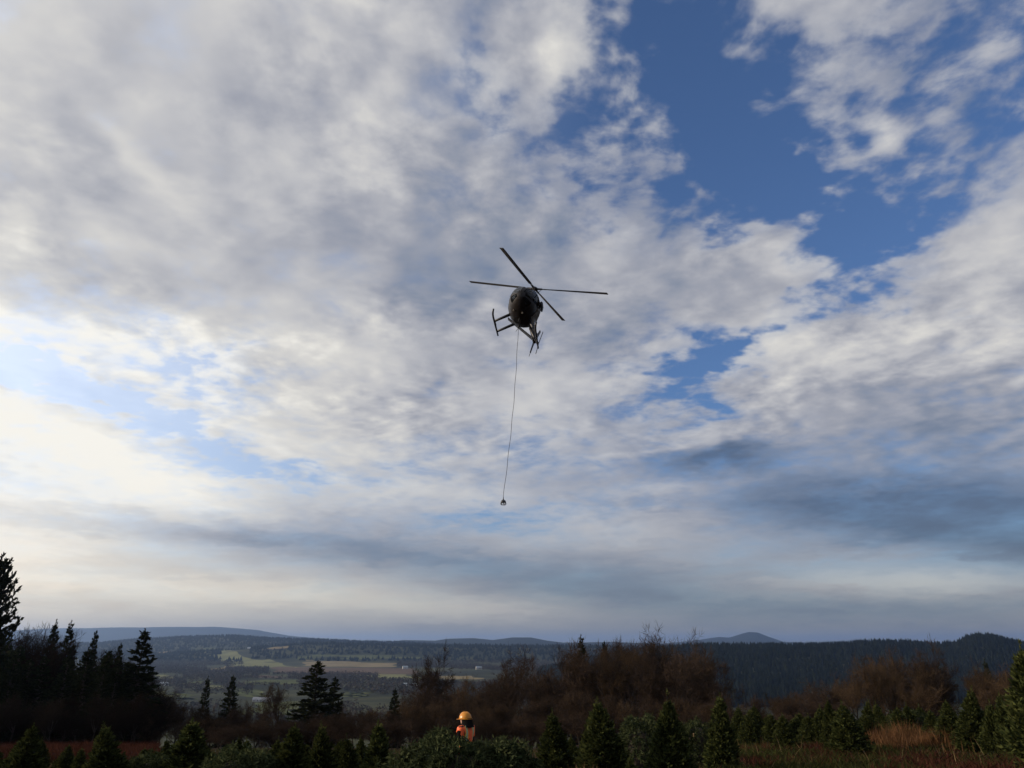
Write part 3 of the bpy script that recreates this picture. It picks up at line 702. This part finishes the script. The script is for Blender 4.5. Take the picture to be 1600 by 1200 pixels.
blades('russet_grass', 11000, (1345, 1455, 36, 45), 0.35, 1.15, 0.009, M['bracken'], 'tall russet dead grass standing between the firs at right', 'grass', 1.1, 0.2, True)
blades('bracken_patch', 60000, (1100, 1640, 20, 60), 0.10, 0.42, 0.012, M['redbracken'], 'rusty dead bracken on the ground at right', 'bracken', 1.9, 0.6)
blades('weed_clumps', 48000, (1090, 1640, 20, 48), 0.12, 0.42, 0.010, M['fir'], 'low green weeds among the dead bracken at right', 'weeds', 1.3, 0.6)
blades('rough_grass', 60000, (-60, 1660, 9, 58), 0.06, 0.26, 0.007, M['grass'], 'short rough grass over the hillside', 'grass', 0, 0.45)
blades('red_bracken', 40000, (-60, 270, 38, 72), 0.2, 0.6, 0.014, M['redbracken'], 'strip of dark red dead bracken below the wood at left', 'bracken', 0, 0.4)
blades('dry_stalks', 240, (1090, 1640, 26, 46), 0.3, 0.8, 0.006, M['stalk'], 'scattered pale dry stalks at lower right', 'stalks', 0, 0.3)
blades('golden_weeds', 900, (893, 925, 15.5, 18.5), 0.35, 0.75, 0.008, M['stalk'], 'tuft of golden weeds at the bottom edge right of the bough pile', 'weeds', 0, 0.25)
# ------------------------------------------------------------------ helicopter
M['paint_dark'] = material('dark_paint', (.012,.010,.010), 0.45, 0.4, 0.15, 3.0)
M['paint_white'] = material('white_paint', (.62,.62,.60), 0.35, 0.5, 0.06, 3.0, coat=0.3)
M['paint_maroon'] = material('maroon_paint', (.013,.010,.011), 0.5, 0.35, 0.15, 3.0)
M['metal_dark'] = material('dark_metal', (.030,.030,.034), 0.5, 0.5, 0.2, 8.0)
M['blade'] = material('rotor_blade_paint', (.10,.10,.105), 0.6, 0.4, 0.15, 5.0)
M['lamp_glass'] = material('lamp_glass', (.22,.20,.17), 0.3, 0.8, 0.05, 3.0)
M['rope'] = material('rope', (.045,.042,.040), 0.8, 0.2, 0.4, 30.0)
gl = bpy.data.materials.new('tinted_glass'); gl.use_nodes = True; V.tree = gl.node_tree; b_ = gl.node_tree.nodes['Principled BSDF']
cg = ramp(nz(None, 2.0, 2), [(0, (.016,.019,.024)), (1, (.024,.027,.032))]); gl.node_tree.links.new(cg.s, b_.inputs['Base Color'])
b_.inputs['Roughness'].default_value = 0.06; b_.inputs['Specular IOR Level'].default_value = 0.6; M['glass'] = gl

YAW, PIT, ROL = -1.66584, 0.05123, -0.37043
HUB = Vector((1.169, 34.145, 18.869))
hm = Matrix.Rotation(YAW, 4, 'Z') @ Matrix.Rotation(-PIT, 4, 'Y') @ Matrix.Rotation(ROL, 4, 'X')
heli = bpy.data.objects.new('helicopter', None); link(heli); heli.matrix_world = Matrix.Translation(HUB) @ hm
tag(heli, 'small dark helicopter with four rotor blades and skids hovering overhead', 'helicopter')
HI = heli.matrix_world.inverted()
ST = [(2.02,-1.47,-1.53,.04),(1.98,-1.30,-1.68,.20),(1.85,-1.10,-1.82,.36),(1.6,-.88,-2.0,.54),(1.25,-.69,-2.14,.665),(.8,-.53,-2.24,.73),(.3,-.45,-2.26,.735),(-.2,-.43,-2.20,.71),
      (-.7,-.47,-1.93,.60),(-1.1,-.55,-1.72,.47),(-1.5,-.64,-1.42,.31),(-1.8,-.70,-1.22,.22),(-2.1,-.74,-1.12,.185)]
def hull_ring(i, n=28, grow=0.0, e=2.25):
    x, zt, zb, w = ST[i]; zc_, hz = (zt+zb)/2, (zt-zb)/2+grow; w = w+grow; out = []
    for k in range(n):
        a = 2*math.pi*k/n; c, s = math.cos(a), math.sin(a)
        out.append(Vector((x, w*math.copysign(abs(c)**(2/e), c), zc_+hz*math.copysign(abs(s)**(2/e), s))))
    return out
Bm().rings([hull_ring(i) for i in range(len(ST))]).build('fuselage', M['paint_maroon'], heli, True)
def hull_patch(name, i0, i1, k0, k1, mat, grow=0.012, n=28):
    rs = [hull_ring(i, n, grow) for i in range(i0, i1+1)]; b = bmesh.new(); rows = [[b.verts.new(r[k % n]) for k in range(k0, k1+1)] for r in rs]
    for r0, r1__ in zip(rows, rows[1:]):
        for k in range(len(r0)-1): b.faces.new((r0[k], r0[k+1], r1__[k+1], r1__[k]))
    bmesh.ops.solidify(b, geom=b.faces[:], thickness=0.006); bmesh.ops.recalc_face_normals(b, faces=b.faces[:])
    me = bpy.data.meshes.new(name); b.to_mesh(me); b.free(); me.materials.append(mat)
    for p in me.polygons: p.use_smooth = True
    return obj(name, me, heli)
hull_patch('windshield', 1, 5, 0, 6, M['glass']); hull_patch('windshield', 1, 5, 8, 14, M['glass'])        # left and right bubble panes
hull_patch('nose_window', 1, 3, 15, 18, M['glass'], 0.010); hull_patch('nose_window', 1, 3, 24, 27, M['glass'], 0.010)
for a, b2 in ((-3, 1), (13, 17)):
    hull_patch('door', 5, 6, a, b2, M['paint_white'], 0.010)
    hull_patch('rear_door', 6, 7, a, b2, M['paint_white'], 0.014)
for sgn, (a, b2) in ((1, (0, 2)), (-1, (12, 14))):
    hull_patch('door_window', 5, 6, a, b2, M['glass'], 0.024)
    hull_patch('side_stripe', 5, 9, 25 if sgn > 0 else 15, 27 if sgn > 0 else 17, M['paint_white'], 0.016)
# tail
Bm().tube([(-2.0,0,-.93),(-3.2,0,-.92),(-4.55,0,-.91)], [.185,.145,.10], 14).build('tail_boom', M['paint_maroon'], heli, True)
def plate(name, pts, thick, mat, parent=heli):
    pts = [Vector(p) for p in pts]; nrm_ = (pts[1]-pts[0]).cross(pts[2]-pts[0]).normalized()*thick
    return Bm().prism([p-nrm_/2 for p in pts], nrm_).build(name, mat, parent, bevel=0.006)
r_ = ray(794, 498); o_l = HI @ EYE; d_l = (HI.to_3x3() @ r_); tt = (-4.55-o_l.x)/d_l.x; stab_tip = o_l + d_l*tt
plate('stabilizer', [(-4.22,0,-.86),(-4.64,0,-.86), stab_tip+Vector((-.16,0,0)), stab_tip+Vector((.16,0,0))], .05, M['paint_dark'])
plate('upper_fin', [(-4.25,0,-.85),(-4.66,0,-.85),(-5.0,.0,-.02),(-4.74,.0,-.02)], .05, M['paint_dark'])
plate('ventral_fin', [(-4.28,0,-.98),(-4.62,0,-.98),(-4.70,0,-1.58),(-4.52,0,-1.60)], .04, M['paint_dark'])
Bm().tube([(-4.62,0,-1.57),(-4.66,0,-1.80)], .014, 6).build('tail_skid', M['metal_dark'], heli)
tr_ = Bm().tube([(-4.45,.05,-.90),(-4.45,.30,-.90)], [.05,.035], 10).build('tail_rotor', M['metal_dark'], heli)
for s in (1, -1):
    c_ = Vector((-4.45,.27,-.90)); d_ = Vector((.22*s, .03, .62*s)); w_ = Vector((.06,0,-.02))
    Bm().prism([c_+d_*.08-w_, c_+d_*.08+w_, c_+d_+w_, c_+d_-w_], (0,.016,0)).build('tail_rotor_blade', M['blade'], tr_)
# mast and main rotor
Bm().rings([[Vector((x, w*math.cos(a), z+ (h*math.sin(a)))) for a in (2*math.pi*k/14 for k in range(14))] for x, z, w, h in ((.75,-.52,.10,.03),(.45,-.44,.26,.10),(0,-.40,.30,.16),(-.5,-.44,.27,.13),(-1.0,-.56,.14,.05))]).build('mast_fairing', M['paint_dark'], heli, True)
Bm().rings([[Vector((x, .62+w*math.cos(a)*.6, -.72+w*math.sin(a))) for a in (2*math.pi*k/12 for k in range(12))] for x, w in ((.10,.10),(-.05,.15),(-.45,.15),(-.75,.07))]).build('engine_air_scoop', M['metal_dark'], heli, True)
Bm().tube([(0,0,-.5),(0,0,.06)], .05, 10).build('mast', M['metal_dark'], heli)
hubo = Bm().tube([(0,0,-.07),(0,0,-.02),(0,0,.05),(0,0,.09)], [.10,.17,.17,.07], 14).build('rotor_hub', M['metal_dark'], heli)
rt = Matrix.Rotation(.09886, 4, 'Y') @ Matrix.Rotation(.06919, 4, 'X')
for k in range(4):
    a = -1.88893+k*math.pi/2; mm = rt @ Matrix.Rotation(a, 4, 'Z') @ Matrix.Rotation(-.0204, 4, 'Y')
    f = lambda x, y, z: mm @ Vector((x, y, z))
    bl = Bm()
    secs = []
    for x, ch, tw in ((.55,.085,.16),(.8,.09,.15),(2.2,.105,.08),(3.4,.115,.03),(4.03,.118,.0)):
        prof = [(-1,0),(-.55,.075),(.2,.13),(.75,.10),(1,0),(.75,-.05),(.2,-.06),(-.55,-.03)]
        secs.append([f(x, ch*(u*math.cos(tw)-v*math.sin(tw)), ch*(u*math.sin(tw)+v*math.cos(tw))) for u, v in prof])
    bo = bl.rings(secs).build('rotor_blade', M['blade'], heli, False)
    Bm().tube([f(.12,0,0), f(.42,0,0)], [.055,.05], 8).build('blade_grip', M['metal_dark'], bo)
    Bm().box(f(.52,0,.0), (.24,.07,.03), mm.to_quaternion()).build('blade_root', M['metal_dark'], bo)
    Bm().tube([f(.30,.10,-.02), f(.16,.13,-.22)], .012, 6).build('pitch_link', M['metal_dark'], bo)
Bm().tube([(0,0,-.26),(0,0,-.21)], .19, 14).build('swashplate', M['metal_dark'], heli)
# landing gear
SZ = -2.6706; SW = 1.118; SX = 1.5036; SL = 2.56; S0 = .5309; SD = 1.1529
for sgn in (1, -1):
    y = sgn*SW
    sk = Bm().tube([(SX,y,SZ+.24),(SX-.10,y,SZ+.12),(SX-.28,y,SZ+.05),(SX-.5,y,SZ+.03),(SX-1.5,y,SZ+.03),(SX-SL,y,SZ+.03)], [.040,.048,.048,.048,.048,.042], 10).build('skid', M['metal_dark'], heli, True)
    for x in (S0, S0-SD):
        Bm().tube([(x,y,SZ+.05),(x-.02,sgn*.76,SZ+.42),(x-.05,sgn*.42,SZ+.78)], [.060,.070,.078], 10).build('skid_strut', M['metal_dark'], heli, True)
    Bm().box((S0-.3, y, SZ+.075), (.36,.075,.02)).build('skid_step', M['metal_dark'], heli)
# belly details
Bm().tube([(1.30,-.22,-2.08),(1.34,-.22,-2.13)], .042, 12).build('landing_light', M['lamp_glass'], heli)
Bm().tube([(1.30,.24,-2.08),(1.34,.24,-2.13)], .042, 12).build('landing_light', M['lamp_glass'], heli)
Bm().box((.55,0,-2.255), (.5,.34,.03)).build('belly_panel', M['paint_dark'], heli, bevel=.008)
Bm().tube([(.9,.1,-2.2),(.86,.1,-2.42)], .009, 6).build('antenna', M['metal_dark'], heli)
Bm().tube([(-.55,-.12,-2.05),(-.62,-.20,-2.32)], .012, 6).build('antenna', M['metal_dark'], heli)
Bm().tube([(1.99,0,-1.45),(2.35,.0,-1.40)], .012, 6).build('pitot_tube', M['metal_dark'], heli)
hk = Bm().tube([(0.0,0,-2.22),(0.0,0,-2.33)], .05, 8).build('cargo_hook', M['metal_dark'], heli)
hook_w = heli.matrix_world @ Vector((0,0,-2.33))
# long line and grapple
end_w = at_y(786.5, 776, hook_w.y+0.3)
n_ = 40; lp = []
for i in range(n_+1):
    t_ = i/n_; p = hook_w.lerp(end_w, t_); p += Vector((0.10*math.sin(t_*math.pi) + 0.012*math.sin(t_*31), 0.05*math.sin(t_*math.pi*2), 0)); lp.append(p)
tag(Bm().tube(lp, 0.011, 6).build('long_line', M['rope'], None), 'thin dark line hanging down from the helicopter belly', 'cable')
gp = empty('grapple', end_w - Vector((0,0,.26)), 0, (.86,.86,.86)); tag(gp, 'small dark round grapple dangling at the end of the line', 'grapple')
Bm().tube([(0,0,.30),(0,0,.14)], [.016,.03], 8).build('swivel', M['metal_dark'], gp)
Bm().rings([[Vector((r*math.cos(a), r*math.sin(a), z)) for a in (2*math.pi*k/12 for k in range(12))] for r, z in ((.02,.16),(.10,.10),(.145,.03),(.15,0),(.10,-.03))]).build('housing', M['metal_dark'], gp, True)
for k in range(5):
    a = 2*math.pi*k/5+.3; c, s = math.cos(a), math.sin(a)
    Bm().tube([(c*.11,s*.11,0),(c*.155,s*.155,-.06),(c*.13,s*.13,-.13),(c*.06,s*.06,-.17)], [.022,.024,.020,.012], 8).build('claw', M['metal_dark'], gp, True)

# ------------------------------------------------------------------ person in hard hat
M['skin'] = material('skin', (.36,.20,.14), 0.55, 0.4, 0.08, 12.0)
M['jacket'] = material('dark_jacket', (.007,.006,.006), 1.0, 0.05, 0.3, 14.0)
M['trousers'] = material('work_trousers', (.030,.030,.034), 0.95, 0.1, 0.3, 14.0)
M['boots'] = material('boots', (.022,.015,.010), 0.8, 0.3, 0.2, 14.0)
M['hair'] = material('dark_hair', (.009,.006,.005), 0.75, 0.25, 0.4, 40.0)
M['hat'] = material('yellow_plastic', (.50,.19,.005), 0.38, 0.5, 0.06, 6.0, second=(.54,.21,.007))
vm_ = bpy.data.materials.new('orange_vest'); vm_.use_nodes = True; V.tree = vm_.node_tree; vb = vm_.node_tree.nodes['Principled BSDF']; vb.inputs['Roughness'].default_value = 0.7
tcv = vm_.node_tree.nodes.new('ShaderNodeTexCoord'); sx = vm_.node_tree.nodes.new('ShaderNodeSeparateXYZ'); vm_.node_tree.links.new(tcv.outputs['Object'], sx.inputs[0])
ax = V._m('ABSOLUTE', V(sx.outputs[0])); band = V._m('LESS_THAN', V._m('ABSOLUTE', ax-0.115), 0.034); core_ = V._m('LESS_THAN', V._m('ABSOLUTE', ax-0.115), 0.017)
hb = V._m('LESS_THAN', V._m('ABSOLUTE', V(sx.outputs[2])-1.14), 0.035)
f1 = V._m('MAXIMUM', band, hb)
wr = nz(V(tcv.outputs['Object']), 9.0, 4); orange = ramp(wr, [(0.3, (.72,.095,.022)), (0.7, (.92,.15,.035))])
colv = mixc(f1, orange, (.52,.55,.06)); colv = mixc(core_, colv, (.30,.31,.30)); vm_.node_tree.links.new(colv.s, vb.inputs['Base Color'])
per = empty('person', (0,0,0)); tag(per, 'person in yellow hard hat and orange safety vest standing behind the bough pile', 'person')
J = {'pel':((0,0,.95),(.165,.12)),'wst':((0,.0,1.10),(.15,.115)),'chs':((0,-.005,1.30),(.175,.125)),'upp':((0,-.01,1.42),(.13,.095)),'nck':((0,0,1.485),(.062,.066)),
     'hd0':((0,.025,1.53),(.070,.085)),'hd1':((0,.02,1.61),(.078,.098)),'hd2':((0,.01,1.685),(.060,.075)),'nos':((0,.118,1.565),(.012,.014)),'chn':((0,.085,1.495),(.030,.030))}
E_ = [('pel','wst'),('wst','chs'),('chs','upp'),('upp','nck'),('nck','hd0'),('hd0','hd1'),('hd1','hd2'),('hd0','nos'),('hd0','chn')]
for s, n in ((1,'l'),(-1,'r')):
    J.update({'sh'+n:((s*.185,-.01,1.425),(.072,.075)),'el'+n:((s*.27,.02,1.14),(.052,.052)),'wr'+n:((s*.23,.25,1.06),(.033,.030)),'hn'+n:((s*.215,.335,1.055),(.038,.020)),
      'th'+n:((s*.17,.35,1.07),(.011,.011)),'tt'+n:((s*.165,.39,1.065),(.009,.009)),
      'hp'+n:((s*.095,0,.88),(.105,.105)),'kn'+n:((s*.115,.02,.50),(.068,.070)),'an'+n:((s*.12,-.02,.10),(.048,.052)),'to'+n:((s*.14,.16,.045),(.045,.040)),'he'+n:((s*.12,-.06,.045),(.042,.040))})
    E_ += [('upp','sh'+n),('sh'+n,'el'+n),('el'+n,'wr'+n),('wr'+n,'hn'+n),('wr'+n,'th'+n),('th'+n,'tt'+n),('pel','hp'+n),('hp'+n,'kn'+n),('kn'+n,'an'+n),('an'+n,'to'+n),('an'+n,'he'+n)]
    for q_, (fx, ln) in enumerate(((-.030,.075),(-.010,.085),(.011,.080),(.031,.062))):
        J['f%d'%q_+n] = ((s*.215+fx, .335+ln*.55, 1.058),(.009,.009)); J['g%d'%q_+n] = ((s*.215+fx, .335+ln, 1.035),(.0085,.0085))
        E_ += [('hn'+n,'f%d'%q_+n),('f%d'%q_+n,'g%d'%q_+n)]
jn = list(J); bmm = bpy.data.meshes.new('body'); bmm.from_pydata([J[k][0] for k in jn], [(jn.index(a), jn.index(b)) for a, b in E_], [])
bo = bpy.data.objects.new('body_skeleton', bmm); link(bo)
md = bo.modifiers.new('skin', 'SKIN'); md.use_smooth_shade = True
for v_, k in zip(bmm.skin_vertices[0].data, jn): v_.radius = J[k][1]; v_.use_root = (k == 'pel')
sb = bo.modifiers.new('sub', 'SUBSURF'); sb.levels = 2; sb.render_levels = 2
dg = bpy.context.evaluated_depsgraph_get(); body_me = bpy.data.meshes.new_from_object(bo.evaluated_get(dg)); bpy.data.objects.remove(bo)
body_me.materials.clear()
for k in ('skin','jacket','trousers','boots'): body_me.materials.append(M[k])
for p in body_me.polygons:
    c = p.center; p.use_smooth = True
    p.material_index = 0 if (c.z > 1.49 or (c.y > .27 and c.z > .9)) else (1 if c.z > .93 else (2 if c.z > .13 else 3))
body = obj('body', body_me, per)
def shell(name, keep, off, mat):
    b = bmesh.new(); b.from_mesh(body_me); b.normal_update()
    bmesh.ops.delete(b, geom=[f for f in b.faces if not keep(f.calc_center_median())], context='FACES')
    nr_ = {v.index: v.normal.copy() for v in b.verts}
    for v in b.verts: v.co += v.normal*off
    me = bpy.data.meshes.new(name); b.to_mesh(me); b.free(); me.materials.clear(); me.materials.append(mat)
    for p in me.polygons: p.use_smooth = True; p.material_index = 0
    return obj(name, me, per)
shell('vest', lambda c: .98 < c.z < 1.485 and abs(c.x) < .25 and (c.z > 1.25 or abs(c.x) < .2) and not (c.z > 1.40 and c.y > .05 and abs(c.x) < .05), .016, vm_)
Bm().rings([[Vector((r*math.cos(a), -.022+oy+r*1.14*math.sin(a), z)) for a in (2*math.pi*k/20 for k in range(20))] for r, oy, z in ((.135,-.02,1.455),(.118,-.02,1.49),(.104,-.015,1.53),(.102,-.01,1.58),(.098,0,1.62))], cap=False).build('hood', M['jacket'], per, True)
shell('hair', lambda c: c.z > 1.46 and (c.y < .045 or c.z > 1.62), .016, M['hair'])
Bm().rings([[Vector(((r)*math.cos(a), -.012+(r*1.02)*math.sin(a), z)) for a in (2*math.pi*k/18 for k in range(18))] for r, z in ((.112,1.44),(.098,1.465),(.092,1.495),(.088,1.51))], cap=False).build('collar', M['jacket'], per, True)
hat_r = [];
for j in range(10):
    e_ = math.pi/2*j/9.3; rr_ = math.cos(e_)**.85; z = 1.605+.128*math.sin(e_)
    hat_r.append([Vector((.116*rr_*math.cos(a), .012+.138*rr_*math.sin(a), z + (.010 if abs(math.cos(a)) < .28 and j > 2 else 0))) for a in (2*math.pi*k/32 for k in range(32))])
hat = Bm().rings(hat_r).build('hard_hat', M['hat'], per, True)
brim = [[Vector(((.113+o)*math.cos(a), .012+(.135+o+max(0, math.sin(a))**3*ex)*math.sin(a), 1.608+dz-max(0, math.sin(a))**3*.018)) for a in (2*math.pi*k/36 for k in range(36))] for o, ex, dz in ((0,0,.006),(.016,.055,.000),(.018,.060,-.006),(0,0,-.004))]
Bm().rings(brim, cap=False).build('brim', M['hat'], hat, True)
pt = at_y(728, 1112, 19.0); pz = g1(pt.x, 19.0); per.location = (pt.x, 19.0, pz); hs = (pt.z-pz)/1.738
per.scale = (hs, hs, hs); per.rotation_euler = (0, 0, math.radians(60))
print('PERSON scale', hs)

# ------------------------------------------------------------------ farm buildings in the valley
M['wall_white'] = material('white_wall', (.42,.41,.39), 0.8, 0.2, 0.05, 0.3); M['roof_grey'] = material('grey_roof', (.20,.21,.23), 0.6, 0.3, 0.15, 0.3); M['roof_blue'] = material('pale_roof', (.26,.30,.33), 0.6, 0.4, 0.1, 0.3)
M['dark_open'] = material('dark_opening', (.03,.03,.035), 0.4, 0.5, 0.1, 1.0)
def house(px, py, L_, W_, H_, rz, roof, label):
    x, y = valley_xy(px, py); o = empty('farm_building', (x, y, g1(x, y)-0.3), rz); tag(o, label, 'building', None)
    Bm().box((0,0,H_/2), (L_,W_,H_)).build('wall', M['wall_white'], o)
    a, b = L_/2+.4, W_/2+.5; rh = W_*.32
    Bm().prism([(-a,-b,H_-.15),(-a,0,H_+rh),(-a,b,H_-.15),(-a,b,H_-.35),(-a,0,H_+rh-.25),(-a,-b,H_-.35)], (2*a,0,0)).build('roof', M[roof], o)
    Bm().prism([(-L_/2,-W_/2,H_),(-L_/2,0,H_+rh-.3),(-L_/2,W_/2,H_)], (L_,0,0)).build('gable', M['wall_white'], o)
    n = max(2, int(L_/6))
    for k in range(n): Bm().box((-L_/2+(k+.5)*L_/n, -W_/2-.03, H_*.45), (1.6,.12,H_*.4)).build('window', M['dark_open'], o)
house(633,1045, 22,14,8, .3,'roof_blue','white farmhouse at the right end of the straw coloured field')
house(632,1071, 12,8,5, .2,'roof_blue','left of two tiny white houses among the valley trees')
house(648,1071, 12,8,5, -.1,'roof_blue','right of two tiny white houses among the valley trees')
house(409,1095, 32,12,4, .05,'roof_grey','long pale roofed barn left of the forked bare tree')
house(256,1071, 20,12,5, .2,'roof_blue','pale roofed shed beside the big pointed fir')
house(748,1046, 24,14,8, .4,'roof_blue','white house seen between the two bare trees')
house(387,1033, 20,14,6, .1,'roof_blue','white barn at the end of the upper lime pasture')

# ------------------------------------------------------------------ haze: even air over the whole valley
hz = Bm().box((0, 9000, (VALLEY-14+330)/2), (42000, 60000, 330-(VALLEY-14))); ho = hz.build('haze', gm, None)
ho.data.materials.clear(); hmz = bpy.data.materials.new('haze_air'); hmz.use_nodes = True; tz = hmz.node_tree; tz.nodes.clear()
pv = tz.nodes.new('ShaderNodeVolumePrincipled'); pv.inputs['Color'].default_value = (.34,.51,.86,1); pv.inputs['Density'].default_value = HAZE; pv.inputs['Anisotropy'].default_value = 0.55
mo = tz.nodes.new('ShaderNodeOutputMaterial'); tz.links.new(pv.outputs[0], mo.inputs['Volume']); ho.data.materials.append(hmz)
tag(ho, kind='stuff', label='thin blue haze filling the air over the valley', cat='haze')
cy = S.cycles; cy.max_bounces = 5; cy.diffuse_bounces = 2; cy.glossy_bounces = 2; cy.transmission_bounces = 2; cy.volume_bounces = 0; cy.transparent_max_bounces = 4
cy.use_denoising = True; cy.use_adaptive_sampling = True; cy.adaptive_threshold = 0.015; cy.sample_clamp_indirect = 4.0
